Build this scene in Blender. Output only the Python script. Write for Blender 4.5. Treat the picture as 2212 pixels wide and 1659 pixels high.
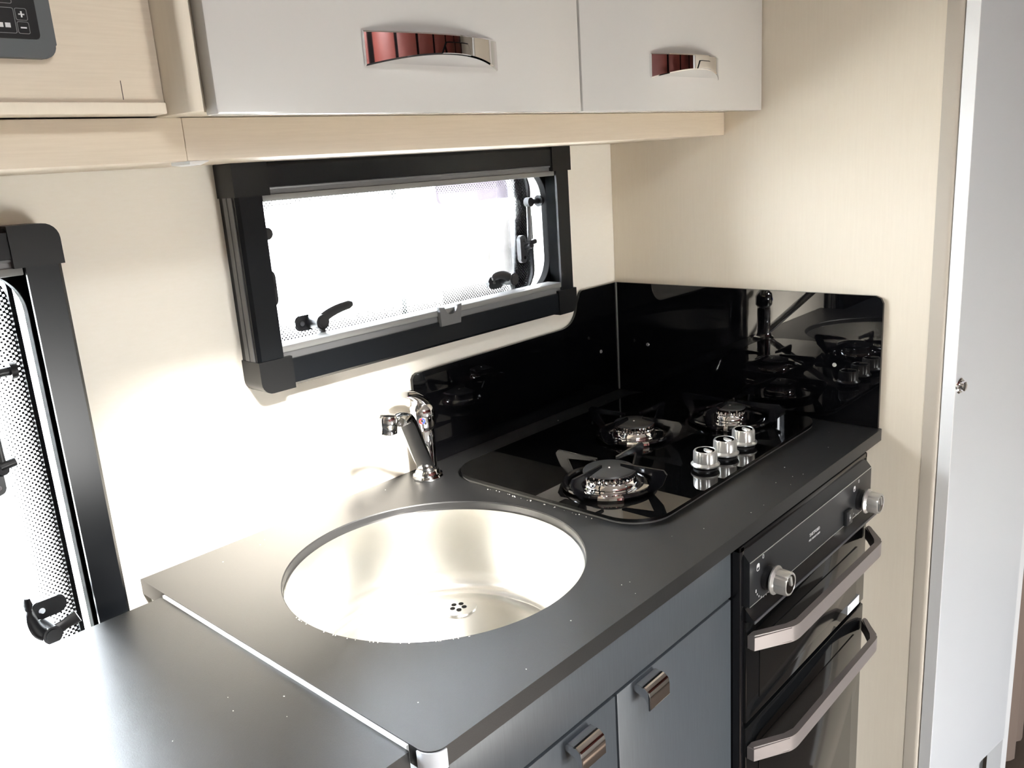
import bpy, bmesh, math, random
from mathutils import Vector, Matrix
for o in list(bpy.data.objects): bpy.data.objects.remove(o)
C = bpy.context.scene.collection
S = bpy.context.scene
R = math.radians
PI = math.pi
random.seed(7)

# ------------------------------------------------------------------ camera, sky, sun, exposure
cam = bpy.data.cameras.new('camera'); co = bpy.data.objects.new('camera', cam); C.objects.link(co)
co.location = (-1.37442, -0.99612, 0.46212)
co.rotation_euler = (R(75.380697), R(3.765549), R(-47.697058))
cam.sensor_width = 36; cam.lens = 36 * 1842.94 / 2212; cam.clip_start = .01
S.camera = co
w = bpy.data.worlds.new('sky'); S.world = w; w.use_nodes = True
bg = w.node_tree.nodes['Background']; bg.inputs[0].default_value = (.93, .965, 1, 1); bg.inputs[1].default_value = 5.6
sun = bpy.data.lights.new('sun', 'SUN'); sun.energy = 8.5; sun.angle = R(11); sun.color = (1, .96, .9)
so = bpy.data.objects.new('sun', sun); C.objects.link(so); so.rotation_euler = (R(54), 0, R(-16))
S.view_settings.view_transform = 'Standard'; S.view_settings.look = 'None'
S.view_settings.exposure = 3.13; S.view_settings.gamma = 1; S.view_settings.use_curve_mapping = False
try:
    S.cycles.max_bounces = 12; S.cycles.transparent_max_bounces = 16; S.cycles.sample_clamp_indirect = 6
except Exception: pass

def portal(loc, rot, sx, sy):
    l = bpy.data.lights.new('daylight_portal', 'AREA'); l.shape = 'RECTANGLE'; l.size = sx; l.size_y = sy
    l.cycles.is_portal = True
    o = bpy.data.objects.new('daylight_portal', l); C.objects.link(o); o.location = loc; o.rotation_euler = rot

# ------------------------------------------------------------------ materials
MC = {}
def mat(name, col, rough=.5, metal=0, spec=.5, coat=0, coat_r=.05, grain=None, bump=0, aniso=0, noise=None, emit=None):
    if name in MC: return MC[name]
    m = bpy.data.materials.new(name); m.use_nodes = True; nt = m.node_tree; b = nt.nodes['Principled BSDF']
    b.inputs['Base Color'].default_value = (*col, 1); b.inputs['Roughness'].default_value = rough
    b.inputs['Metallic'].default_value = metal; b.inputs['Specular IOR Level'].default_value = spec
    b.inputs['Coat Weight'].default_value = coat; b.inputs['Coat Roughness'].default_value = coat_r
    if aniso: b.inputs['Anisotropic'].default_value = aniso
    if emit: b.inputs['Emission Color'].default_value = (*emit, 1); b.inputs['Emission Strength'].default_value = 1
    if grain:            # (scale xyz, colour amount, second colour)
        sc, amt, col2 = grain
        tc = nt.nodes.new('ShaderNodeTexCoord'); mp = nt.nodes.new('ShaderNodeMapping'); mp.inputs['Scale'].default_value = sc
        nz = nt.nodes.new('ShaderNodeTexNoise'); nz.inputs['Scale'].default_value = 1; nz.inputs['Detail'].default_value = 5; nz.inputs['Roughness'].default_value = .65
        cr = nt.nodes.new('ShaderNodeMapRange'); cr.inputs[1].default_value = .35; cr.inputs[2].default_value = .65; cr.inputs[3].default_value = 0; cr.inputs[4].default_value = amt
        mx = nt.nodes.new('ShaderNodeMix'); mx.data_type = 'RGBA'
        mx.inputs[6].default_value = (*col, 1); mx.inputs[7].default_value = (*col2, 1)
        L = nt.links.new
        L(tc.outputs['Object'], mp.inputs[0]); L(mp.outputs[0], nz.inputs['Vector']); L(nz.outputs[0], cr.inputs[0]); L(cr.outputs[0], mx.inputs[0]); L(mx.outputs[2], b.inputs['Base Color'])
        if bump:
            bp = nt.nodes.new('ShaderNodeBump'); bp.inputs['Strength'].default_value = bump; bp.inputs['Distance'].default_value = .0004
            L(nz.outputs[0], bp.inputs['Height']); L(bp.outputs[0], b.inputs['Normal'])
    MC[name] = m; return m
WALL = mat('cream_wallboard', (.83, .785, .70), .55, grain=((60, 60, 260), .22, (.77, .71, .60)), bump=.15)
LINEN = mat('beige_linen_laminate', (.66, .57, .45), .5, grain=((18, 18, 420), .4, (.57, .48, .37)), bump=.15)
LINENV = mat('beige_linen_laminate_upright', (.75, .67, .545), .5, grain=((260, 260, 14), .30, (.69, .60, .48)), bump=.15)
WHITE = mat('gloss_white_door', (.575, .56, .53), .22, coat=.35, coat_r=.08)
WHITE2 = mat('satin_white_door', (.50, .51, .525), .3)
GREYLAM = mat('slate_grey_laminate', (.074, .084, .094), .38, spec=.5, grain=((420, 420, 22), .45, (.052, .059, .067)), bump=.2)
TOP = mat('charcoal_worktop', (.009, .0092, .0095), .38, spec=.72, grain=((900, 900, 900), .5, (.015, .0153, .0157)), bump=.25)
TOPEDGE = mat('grey_worktop_edge', (.10, .10, .10), .42)
SPLASH = mat('black_gloss_acrylic', (.002, .002, .0025), .015, spec=.55)
HOBG = mat('black_hob_glass', (.002, .002, .002), .012, spec=.6, coat=.5, coat_r=.01)
ENAM = mat('black_gloss_enamel', (.004, .004, .005), .12, spec=.6)
CAPM = mat('black_burner_cap', (.03, .03, .03), .38)
CHROME = mat('chrome', (.88, .88, .89), .035, 1)
STEEL = mat('brushed_steel_bowl', (.80, .79, .76), .27, 1, aniso=.3)
STEELF = mat('brushed_steel_floor', (.70, .69, .66), .24, 1, aniso=.3)
SATIN = mat('satin_metal_knob', (.72, .71, .68), .3, .75)
ALU = mat('grey_anodised_rail', (.15, .152, .155), .4, .2)
ALUL = mat('light_grey_rail', (.19, .19, .185), .45, .1)
FRAME = mat('anthracite_window_frame', (.0055, .0066, .0082), .28, spec=.35)
CORNER = mat('black_corner_cover', (.0065, .0067, .007), .38, spec=.35)
RUB = mat('black_rubber_seal', (.0016, .0016, .0018), .5, spec=.12)
PLAST = mat('black_latch_plastic', (.02, .02, .021), .35)
GREYPL = mat('grey_plastic_clip', (.11, .11, .11), .45)
OVEN = mat('black_oven_enamel', (.006, .006, .007), .16, spec=.5)
OVENF = mat('dark_grey_oven_fascia', (.03, .031, .033), .3, .3)
OVENG = mat('black_oven_glass', (.006, .0065, .007), .06, spec=.35)
OVENW = mat('dark_oven_window', (.010, .0095, .009), .09, spec=.3)
MAUVE = mat('warm_grey_metal_handle', (.25, .22, .21), .42, .35)
PRINT = mat('pale_print', (.62, .62, .62), .5)
REVEAL = mat('white_grp_reveal', (.85, .86, .88), .35)
PANEL = mat('grey_panel_bezel', (.085, .092, .095), .5)
SCREEN = mat('black_panel_screen', (.012, .013, .013), .3)
DARK = mat('shadow_gap_black', (.0010, .0010, .0010), .7, spec=.06)
CEIL = mat('darkened_taupe_ceiling', (.42, .39, .35), .7)  # white ceiling darkened to cut the light it bounces
WALLF = mat('darkened_taupe_wall', (.42, .38, .33), .7)  # unseen walls darkened to cut bounced light
FLOOR = mat('dark_brown_vinyl_floor', (.115, .085, .065), .45, grain=((4, 90, 1), .5, (.07, .05, .038)))
REDW = mat('red_brown_panel', (.115, .022, .015), .4)
BROWN = mat('brown_upholstery', (.22, .155, .12), .8)
GRAVEL = mat('pale_ground', (.58, .57, .55), .9, grain=((30, 30, 30), .5, (.48, .47, .45)))
VANW = mat('white_vehicle_skin', (.86, .87, .88), .3)
VANG = mat('lilac_grey_vehicle_glass', (.027, .023, .028), .7, spec=.1)
VANP = mat('pale_grey_patch', (.56, .54, .52), .6)
CRUMB = mat('white_dust', (.8, .78, .72), .8)
LAMP = mat('lamp_lens', (1, 1, 1), .4, emit=(1, .93, .8))

def glass_mat(name, tint):
    m = bpy.data.materials.new(name); m.use_nodes = True; nt = m.node_tree
    for n in list(nt.nodes): nt.nodes.remove(n)
    o = nt.nodes.new('ShaderNodeOutputMaterial'); t = nt.nodes.new('ShaderNodeBsdfTransparent'); t.inputs[0].default_value = (*tint, 1)
    g = nt.nodes.new('ShaderNodeBsdfGlossy'); g.inputs['Roughness'].default_value = .02
    f = nt.nodes.new('ShaderNodeFresnel'); f.inputs[0].default_value = 1.35
    x = nt.nodes.new('ShaderNodeMixShader'); L = nt.links.new
    L(f.outputs[0], x.inputs[0]); L(t.outputs[0], x.inputs[1]); L(g.outputs[0], x.inputs[2]); L(x.outputs[0], o.inputs[0])
    return m
PANE = glass_mat('clear_acrylic', (.95, .96, .97))
def dots_mat():
    m = bpy.data.materials.new('dotted_screen_print'); m.use_nodes = True; nt = m.node_tree
    for n in list(nt.nodes): nt.nodes.remove(n)
    N = nt.nodes.new; L = nt.links.new
    o = N('ShaderNodeOutputMaterial'); t = N('ShaderNodeBsdfTransparent'); d = N('ShaderNodeBsdfDiffuse'); d.inputs[0].default_value = (.02, .02, .02, 1)
    tc = N('ShaderNodeTexCoord'); sp = N('ShaderNodeSeparateXYZ'); L(tc.outputs['Object'], sp.inputs[0])
    def M(op, a, b=None):
        n = N('ShaderNodeMath'); n.operation = op
        for i, v in enumerate((a, b)):
            if v is None: continue
            if isinstance(v, (int, float)): n.inputs[i].default_value = v
            else: L(v, n.inputs[i])
        return n.outputs[0]
    k = 2 * PI / .0058
    sx = M('SINE', M('MULTIPLY', sp.outputs[0], k)); sz = M('SINE', M('MULTIPLY', sp.outputs[2], k))
    pr = M('MULTIPLY', sx, sz)
    at = N('ShaderNodeAttribute'); at.attribute_name = 'fade'
    thr = M('SUBTRACT', M('MULTIPLY', at.outputs['Fac'], 1.45), .45)
    on = M('GREATER_THAN', pr, thr)
    x = N('ShaderNodeMixShader'); L(on, x.inputs[0]); L(t.outputs[0], x.inputs[1]); L(d.outputs[0], x.inputs[2]); L(x.outputs[0], o.inputs[0])
    return m
DOTS = dots_mat()

# ------------------------------------------------------------------ object helpers
def link(name, me, m, parent=None, smooth=35):
    me.materials.clear()
    for k in (m if isinstance(m, (list, tuple)) else [m]): me.materials.append(k)
    if smooth:
        for p in me.polygons: p.use_smooth = True
        me.set_sharp_from_angle(angle=R(smooth))
    o = bpy.data.objects.new(name, me); C.objects.link(o)
    if parent: o.parent = parent
    return o
def obj(name, bm, m, parent=None, smooth=35, loc=None):
    bmesh.ops.recalc_face_normals(bm, faces=bm.faces)
    me = bpy.data.meshes.new(name); bm.to_mesh(me); bm.free()
    if loc is not None and parent is None:
        me.transform(Matrix.Translation(-Vector(loc)))
    o = link(name, me, m, parent, smooth)
    if loc is not None and parent is None: o.location = loc
    if parent is not None:
        # geometry is given in world space: undo the parent's placement
        me.transform(parent_world(parent).inverted())
    return o
def parent_world(p):
    M = Matrix.Identity(4)
    while p:
        M = (Matrix.Translation(p.location) @ p.rotation_euler.to_matrix().to_4x4()) @ M; p = p.parent
    return M
def tag(o, label, cat=None, group=None, kind=None):
    if label: o['label'] = label
    if cat: o['category'] = cat
    if group: o['group'] = group
    if kind: o['kind'] = kind
    return o
def thing(name, label, cat, loc=(0, 0, 0), rz=0, group=None, kind=None):
    o = bpy.data.objects.new(name, None); C.objects.link(o); o.location = loc; o.rotation_euler = (0, 0, rz); o.empty_display_size = .05
    return tag(o, label, cat, group, kind)
def box(bm, x0, x1, y0, y1, z0, z1, bev=0, seg=2):
    r = bmesh.ops.create_cube(bm, size=1)['verts']
    for v in r:
        v.co = Vector(((x0 + x1) / 2 + v.co.x * (x1 - x0), (y0 + y1) / 2 + v.co.y * (y1 - y0), (z0 + z1) / 2 + v.co.z * (z1 - z0)))
    if bev:
        es = list({e for v in r for e in v.link_edges})
        bmesh.ops.bevel(bm, geom=es, offset=bev, segments=seg, affect='EDGES', profile=.5)
    return bm
def B(*a, **k): return box(bmesh.new(), *a, **k)
def cyl(bm, p0, p1, r0, r1=None, n=28, cap=True):
    r1 = r0 if r1 is None else r1
    p0 = Vector(p0); p1 = Vector(p1); d = p1 - p0
    M = Matrix.Translation((p0 + p1) / 2) @ d.to_track_quat('Z', 'Y').to_matrix().to_4x4()
    bmesh.ops.create_cone(bm, cap_ends=cap, segments=n, radius1=r0, radius2=r1, depth=d.length, matrix=M)
    return bm
def lathe(bm, prof, n=40, M=None, wob=None):
    """prof: (radius, height) list about +Z, placed by M"""
    M = M or Matrix.Identity(4); rings = []
    for r, z in prof:
        if r < 1e-6: rings.append([bm.verts.new(M @ Vector((0, 0, z)))])
        else:
            ring = []
            for i in range(n):
                a = 2 * PI * i / n; rr = r if wob is None else wob(r, z, a)
                ring.append(bm.verts.new(M @ Vector((rr * math.cos(a), rr * math.sin(a), z))))
            rings.append(ring)
    for A, D in zip(rings, rings[1:]):
        for i in range(n):
            j = (i + 1) % n
            if len(A) == 1 and len(D) == 1: continue
            if len(A) == 1: bm.faces.new((A[0], D[j], D[i]))
            elif len(D) == 1: bm.faces.new((A[i], A[j], D[0]))
            else: bm.faces.new((A[i], A[j], D[j], D[i]))
    return bm
def prism(bm, pts, axis, a, b, bev=0):
    """closed polygon pts (2D) extruded along axis from a to b"""
    def P(p, t):
        return Vector({'x': (t, p[0], p[1]), 'y': (p[0], t, p[1]), 'z': (p[0], p[1], t)}[axis])
    A = [bm.verts.new(P(p, a)) for p in pts]; D = [bm.verts.new(P(p, b)) for p in pts]
    n = len(pts); fs = [bm.faces.new(A), bm.faces.new(D[::-1])]
    for i in range(n): fs.append(bm.faces.new((A[i], D[i], D[(i + 1) % n], A[(i + 1) % n])))
    if bev:
        es = [e for f in fs[:2] for e in f.edges]
        bmesh.ops.bevel(bm, geom=es, offset=bev, segments=2, affect='EDGES')
    return bm
def rrect(x0, x1, y0, y1, r, n=8):
    rs = r if isinstance(r, (list, tuple)) else [r] * 4       # corners: (x1,y0) (x1,y1) (x0,y1) (x0,y0)
    out = []
    for (cx, cy, sx, sy, a0), q in zip(((x1, y0, -1, 1, -90), (x1, y1, -1, -1, 0), (x0, y1, 1, -1, 90), (x0, y0, 1, 1, 180)), rs):
        if q <= 0: out.append((cx, cy)); continue
        for i in range(n + 1):
            a = R(a0 + 90 * i / n); out.append((cx + sx * q + q * math.cos(a), cy + sy * q + q * math.sin(a)))
    return out
def ringprism(bm, outer, inner, axis, a, b):
    def P(p, t): return Vector({'x': (t, p[0], p[1]), 'y': (p[0], t, p[1]), 'z': (p[0], p[1], t)}[axis])
    V = [[bm.verts.new(P(p, t)) for p in poly] for poly in (outer, inner) for t in (a, b)]
    n = len(outer)
    for i in range(n):
        j = (i + 1) % n
        bm.faces.new((V[0][i], V[0][j], V[2][j], V[2][i])); bm.faces.new((V[1][i], V[3][i], V[3][j], V[1][j]))
        bm.faces.new((V[0][i], V[1][i], V[1][j], V[0][j])); bm.faces.new((V[2][i], V[2][j], V[3][j], V[3][i]))
    return bm
def tube(bm, pts, r, n=12, flat=None, up=(0, 0, 1)):
    """swept oval: r radius or list; flat = (ra, rb) multipliers across / along 'up'"""
    pts = [Vector(p) for p in pts]; rs = r if isinstance(r, (list, tuple)) else [r] * len(pts); fa, fb = flat or (1, 1)
    rings = []
    for i, p in enumerate(pts):
        t = (pts[min(i + 1, len(pts) - 1)] - pts[max(i - 1, 0)]).normalized()
        u = Vector(up); s = t.cross(u)
        if s.length < 1e-4: s = t.cross(Vector((1, 0, 0)))
        s.normalize(); u = s.cross(t).normalized()
        rings.append([bm.verts.new(p + s * math.cos(2 * PI * k / n) * rs[i] * fa + u * math.sin(2 * PI * k / n) * rs[i] * fb) for k in range(n)])
    for A, D in zip(rings, rings[1:]):
        for k in range(n): bm.faces.new((A[k], A[(k + 1) % n], D[(k + 1) % n], D[k]))
    bm.faces.new(rings[0][::-1]); bm.faces.new(rings[-1])
    return bm
def bez(p, n=12):
    p = [Vector(q) for q in p]; out = []
    for i in range(n + 1):
        t = i / n; q = list(p)
        while len(q) > 1: q = [a.lerp(b, t) for a, b in zip(q, q[1:])]
        out.append(q[0])
    return out
def slab_holes(bm, X, Y, t0, t1, holes, axis='y'):
    """plate X=(a,b) Y=(a,b) with thickness t0..t1 and rectangular holes (x0,x1,y0,y1)"""
    xs = sorted({*X, *[h[0] for h in holes], *[h[1] for h in holes]}); ys = sorted({*Y, *[h[2] for h in holes], *[h[3] for h in holes]})
    solid = lambda cx, cy: X[0] < cx < X[1] and Y[0] < cy < Y[1] and not any(h[0] < cx < h[1] and h[2] < cy < h[3] for h in holes)
    def P(a, b, t): return {'x': (t, a, b), 'y': (a, t, b), 'z': (a, b, t)}[axis]
    vd = {}
    def V(a, b, t):
        k = (round(a, 5), round(b, 5), t)
        if k not in vd: vd[k] = bm.verts.new(P(a, b, t))
        return vd[k]
    def q(*c): bm.faces.new([V(*k) for k in c])
    for i in range(len(xs) - 1):
        for j in range(len(ys) - 1):
            a, b, c, d = xs[i], xs[i + 1], ys[j], ys[j + 1]
            if not solid((a + b) / 2, (c + d) / 2): continue
            q((a, c, t0), (b, c, t0), (b, d, t0), (a, d, t0)); q((a, c, t1), (a, d, t1), (b, d, t1), (b, c, t1))
            for (da, db, e) in ((-1, 0, ((a, c), (a, d))), (1, 0, ((b, c), (b, d))), (0, -1, ((a, c), (b, c))), (0, 1, ((a, d), (b, d)))):
                ii, jj = i + da, j + db
                s = 0 <= ii < len(xs) - 1 and 0 <= jj < len(ys) - 1 and solid((xs[ii] + xs[ii + 1]) / 2, (ys[jj] + ys[jj + 1]) / 2)
                if not s: q((*e[0], t0), (*e[1], t0), (*e[1], t1), (*e[0], t1))
    return bm
def text_obj(name, body, size, loc, rot, m, parent, extr=.0002, align='CENTER'):
    cu = bpy.data.curves.new(name, 'FONT'); cu.body = body; cu.size = size; cu.extrude = extr; cu.align_x = align; cu.align_y = 'CENTER'
    t = bpy.data.objects.new(name, cu); C.objects.link(t)
    bpy.context.view_layer.update()
    dg = bpy.context.evaluated_depsgraph_get(); me = bpy.data.meshes.new_from_object(t.evaluated_get(dg))
    bpy.data.objects.remove(t)
    M = Matrix.Translation(loc) @ (Matrix.Rotation(rot[2], 4, 'Z') @ Matrix.Rotation(rot[1], 4, 'Y') @ Matrix.Rotation(rot[0], 4, 'X'))
    me.transform(parent_world(parent).inverted() @ M)
    return link(name, me, m, parent, 0)

# ------------------------------------------------------------------ the shell
ZF, ZC = -.88, 1.07
XL, XR, YF = -3.4, 1.35, -2.15
W1 = dict(x0=-.822, x1=-.178, z0=.196, z1=.4815)
W2 = dict(x0=-2.0, x1=-1.032, z0=-.24, z1=.4305)
def hole(Wd, g=.010): return (Wd['x0'] - g, Wd['x1'] + g, Wd['z0'] + .022, Wd['z1'] - .022)
h1 = (W1['x0'] + .004, W1['x1'] - .004, W1['z0'] + .022, W1['z1'] - .012)
h2 = (W2['x0'] + .004, W2['x1'] - .004, W2['z0'] + .022, W2['z1'] - .012)
def rr_hole_wall():
    bm = bmesh.new()
    slab_holes(bm, (XL, XR), (ZF, ZC), 0, .03, [h1, h2])
    return bm
tag(obj('wall_back', rr_hole_wall(), WALL, smooth=0), 'cream wall behind the worktop holding both windows', kind='structure')
bm = slab_holes(bmesh.new(), (XL, XR), (ZF, ZC), YF - .03, YF, [(-.66, -.28, -.86, -.14)])  # doorway opening is invented, cut low to let daylight in
tag(obj('wall_front', bm, WALLF, smooth=0), 'darkened taupe wall opposite the kitchen with an invented low doorway for daylight', kind='structure')
bm = slab_holes(bmesh.new(), (YF, 0), (ZF, ZC), XL - .03, XL, [], axis='x')
tag(obj('wall_left', bm, WALLF, smooth=0), 'darkened taupe end wall on the left', kind='structure')
tag(obj('wall_right', B(XR, XR + .03, YF, 0, ZF, ZC), WALL, smooth=0), 'far end wall beyond the white door', kind='structure')
tag(obj('floor', B(XL, XR, YF, .03, ZF - .04, ZF), FLOOR, smooth=0), 'dark brown vinyl floor', kind='structure')
bm = slab_holes(bmesh.new(), (XL, XR), (YF, .03), ZC, ZC + .04, [(-1.35, -1.00, -1.70, -1.32)], axis='z')  # rooflight opening is invented, placed to let the sun reach the sink
tag(obj('ceiling', bm, CEIL, smooth=0), 'darkened taupe ceiling with an invented rooflight opening for the sun', kind='structure')
portal((-1.175, -1.51, ZC + .045), (0, 0, 0), .35, .38)
portal((-.5, .062, .345), (R(-90), 0, 0), .64, .27)
portal((-1.516, .062, .1), (R(-90), 0, 0), .96, .66)
portal((-.47, YF - .035, -.50), (R(90), 0, 0), .38, .72)

# partition (kitchen side wall) and tall cupboard with its door
tag(obj('trim_1', B(-.000, .018, -.588, -.0005, ZF, ZC), LINENV), 'beige linen-look partition board on the right of the worktop', kind='structure')
bm = prism(bmesh.new(), rrect(-.0005, .020, -.612, -.588, [.008, 0, 0, .008], 5), 'z', ZF, ZC)
tag(obj('trim_2', bm, mat('shaded_edge_lipping', (.47, .42, .35), .5)), 'rounded front lipping of the partition, beige darkened for shade', kind='structure')  # beige lipping coloured darker, shade of the rounded end painted in
cup = thing('tall_cupboard', 'tall white cupboard to the right of the oven, with push-button door', 'cupboard', (.16, -.3, ZF))
dv = Vector((.9866, -.1633, 0)); nv = Vector((-.1633, -.9866, 0)); P0 = Vector((0.000, -.6312, 0))
def dpt(u, t): q = P0 + dv * u + nv * t; return (q.x, q.y)
obj('body', prism(bmesh.new(), [(.020, -.02), (.33, -.02), dpt(.335, -.045), dpt(.03, -.045), (.020, -.60)], 'z', ZF, ZC), mat('grey_plinth_white', (.5, .51, .52), .5), cup)
dr = obj('door', prism(bmesh.new(), [dpt(0, 0), dpt(.307, 0), dpt(.307, -.019), dpt(0, -.019)], 'z', -.701, 1.0, bev=.0012), WHITE2, cup)
kM = Matrix.Translation(Vector((*dpt(.012, 0), .084))) @ nv.to_track_quat('Z', 'Y').to_matrix().to_4x4()
obj('edge_band', prism(bmesh.new(), [dpt(-.0012, .0002), dpt(.0004, .0002), dpt(.0004, -.0190), dpt(-.0012, -.0190)], 'z', -.701, 1.0), mat('bright_white_edge', (.92, .92, .91), .25, coat=.4), dr)
obj('push_button_knob', lathe(bmesh.new(), [(.0, 0), (.0125, 0), (.0125, .002), (.0105, .004), (.008, .004), (.0075, .009), (.004, .0105), (0, .0107)], 32, kM), CHROME, dr)
bm = prism(bmesh.new(), [dpt(.3135, -.03), dpt(.3135, -.004), dpt(.338, -.004), dpt(.338, -.03)], 'z', ZF, ZC)
tag(obj('trim_3', bm, mat('pale_pillar', (.62, .62, .62), .5)), 'pale upright pillar right of the white cupboard door', kind='structure')
bm = bmesh.new()
NF = 60; fr = []; bk = []
for i in range(NF + 1):
    x = .36 + i * .012; y = -.66 - .012 * math.sin(i * .9) - .002 * math.sin(i * 2.3)
    fr.append((x, y)); bk.append((x, y + .004))
prism(bm, fr + bk[::-1], 'z', -.855, .98)
tag(obj('curtain', bm, mat('taupe_curtain', (.17, .125, .10), .9), smooth=60), 'taupe brown curtain at the right edge beyond the pale pillar', 'curtain')

# ------------------------------------------------------------------ windows
def make_window(name, Wd, label, hinge_dots=True):
    t = thing(name, label, 'window', (Wd['x0'], 0, Wd['z0']), kind='structure')
    x0, x1, z0, z1 = Wd['x0'], Wd['x1'], Wd['z0'], Wd['z1']; d = .040; bw = .036
    def lprof(s):     # upright bar: L-section, s=+1 right side, -1 left side
        xe = x1 if s > 0 else x0
        f = lambda o: xe - s * o
        bm = bmesh.new(); pts = [(f(0), -.0005), (f(0), -d + .004), (f(.004), -d), (f(bw), -d), (f(bw), -d + .004), (f(.007), -d + .006), (f(.007), -.0005)]
        prism(bm, pts, 'z', z0 + .02, z1 - .02); return bm
    def hprof(s):
        ze = z1 if s > 0 else z0
        f = lambda o: ze - s * o
        pts = [(-.0005, f(0)), (-d + .004, f(0)), (-d, f(.004)), (-d, f(bw - .006)), (-d + .006, f(bw - .004)), (-d + .006, f(.006)), (-.0005, f(.006))]
        if s < 0: pts = [(-.0005, f(0)), (-d + .004, f(0)), (-d, f(.004)), (-d, f(bw)), (-d + .006, f(bw)), (-d + .006, f(.006)), (-.0005, f(.006))]
        bm = bmesh.new(); prism(bm, pts, 'x', x0 + .02, x1 - .02); return bm
    for s in (-1, 1):
        b = obj('side_frame', lprof(s), FRAME, t)
        xe = x1 if s > 0 else x0
        lo, hi = (xe - .0008, xe + .0012) if s > 0 else (xe - .0012, xe + .0008)
        obj('grey_side_strip', box(box(bmesh.new(), lo, hi, -.031, -.021, z0 + .03, z1 - .03), lo, hi, -.019, -.010, z0 + .03, z1 - .03), ALU, b)
        obj('blind_channel', B(*( (xe - .026, xe - .010) if s > 0 else (xe + .010, xe + .026)), -.031, -.006, z0 + .03, z1 - .03), DARK, b)
    obj('top_frame', hprof(1), FRAME, t); obj('bottom_frame', hprof(-1), FRAME, t)
    # corner covers: rounded L blocks
    for sx, sz in ((-1, 1), (1, 1), (-1, -1), (1, -1)):
        cx = x1 if sx > 0 else x0; cz = z1 if sz > 0 else z0
        e = .0022; L1 = .047
        xa, xb = sorted((cx + sx * e, cx - sx * L1)); za, zb = sorted((cz + sz * e, cz - sz * (L1 * .86 if sz < 0 else .040)))
        r = .016 if (sz < 0 or Wd is W2) else .003
        rs = [0, 0, 0, 0]; rs[{(1, -1): 0, (1, 1): 1, (-1, 1): 2, (-1, -1): 3}[(sx, sz)]] = r
        zt = zb - .0005 if sz > 0 and Wd is W1 else zb
        bm = prism(bmesh.new(), rrect(xa, xb, za, zt, rs, 6), 'y', -d - e, -.0005)
        # open the inner quarter so the glazing stays visible
        obj('corner_cover', bm, CORNER, t)
    ix0, ix1 = x0 + bw, x1 - bw
    # blind cassettes (silver)
    tr = bmesh.new(); box(tr, ix0 - .002, ix1 + .002, -.037, -.012, z1 - .0335, z1 - .026, .001); box(tr, ix0 - .002, ix1 + .002, -.034, -.010, z1 - .040, z1 - .0330)
    obj('top_blind_rail', tr, ALU, t)
    obj('top_blind_edge', B(ix0 + .002, ix1 - .002, -.0375, -.014, z1 - .0475, z1 - .0395, .001), ALUL, t)
    b_ = z0 + .036
    br = bmesh.new(); box(br, ix0 - .002, ix1 + .002, -.036, -.010, b_ - .002, b_ + .010); obj('bottom_blind_rail', br, ALU, t)
    be = bmesh.new(); box(be, ix0 - .002, ix1 + .002, -.0385, -.006, b_ + .0095, b_ + .0185, .0015); obj('bottom_blind_edge', be, ALUL, t)
    # rubber seal round the opening, white reveal, inner pane with screen print, outer pane
    r = .075
    sx0, sx1, sz0, sz1 = x0 + .004, x1 - .004, z0 + .024, z1 - .014
    big = rrect(x0 - .0, x1 + .0, z0 + .012, z1 - .004, .002, 10)
    def rr(g, zf=1): return rrect(sx0 + g, sx1 - g, sz0 + g * zf, sz1 - g * zf, max(.034, r - g), 10)
    bm = bmesh.new(); ringprism(bm, rrect(h1[0] + .0003 if Wd is W1 else h2[0] + .0003, (h1 if Wd is W1 else h2)[1] - .0003, (h1 if Wd is W1 else h2)[2] + .0003, (h1 if Wd is W1 else h2)[3] - .0003, .001, 10), rr(.012 if Wd is W1 else .014), 'y', .0105, .026)
    obj('white_reveal', bm, REVEAL, t)
    bm = bmesh.new(); ringprism(bm, rr(.001), rr(.018 if Wd is W1 else .027), 'y', -.004, .010); bmesh.ops.bevel(bm, geom=bm.edges[:], offset=.0008, segments=1, affect='EDGES')
    obj('rubber_seal', bm, RUB, t)
    g = .034; zf = .35
    bm = bmesh.new(); ringprism(bm, rr(g - .005, zf), rr(g, zf), 'y', .024, .034); obj('inner_pane_edge', bm, RUB, t)
    bm = prism(bmesh.new(), rr(g, zf), 'y', .029, .031); pn = obj('inner_pane', bm, PANE, t)
    bm = prism(bmesh.new(), rrect(x0 - .012, x1 + .012, z0 + .0, z1 + .004, r, 10), 'y', .052, .056); obj('outer_pane', bm, PANE, t)
    # dotted border: concentric rings with a fade attribute
    bm = bmesh.new(); lay = bm.verts.layers.float.new('fade'); K = 12; bwid = .042; prev = None
    for k in range(K + 1):
        off = g + bwid * k / K; ring = []
        oz = off - g * (1 - zf)
        for p in rrect(sx0 + off, sx1 - off, sz0 + oz, sz1 - oz, max(.030, r - off * .6), 10):
            v = bm.verts.new((p[0], .0283, p[1])); v[lay] = (k / K) ** .8; ring.append(v)
        if prev:
            n = len(ring)
            for i in range(n): bm.faces.new((prev[i], prev[(i + 1) % n], ring[(i + 1) % n], ring[i]))
        prev = ring
    o = obj('dotted_border', bm, DOTS, t, smooth=0)
    return t
win1 = make_window('window_1', W1, 'wide kitchen window in anthracite frame above the sink and hob')
win2 = make_window('window_2', W2, 'tall anthracite-framed window at the left edge behind the flap')

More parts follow.
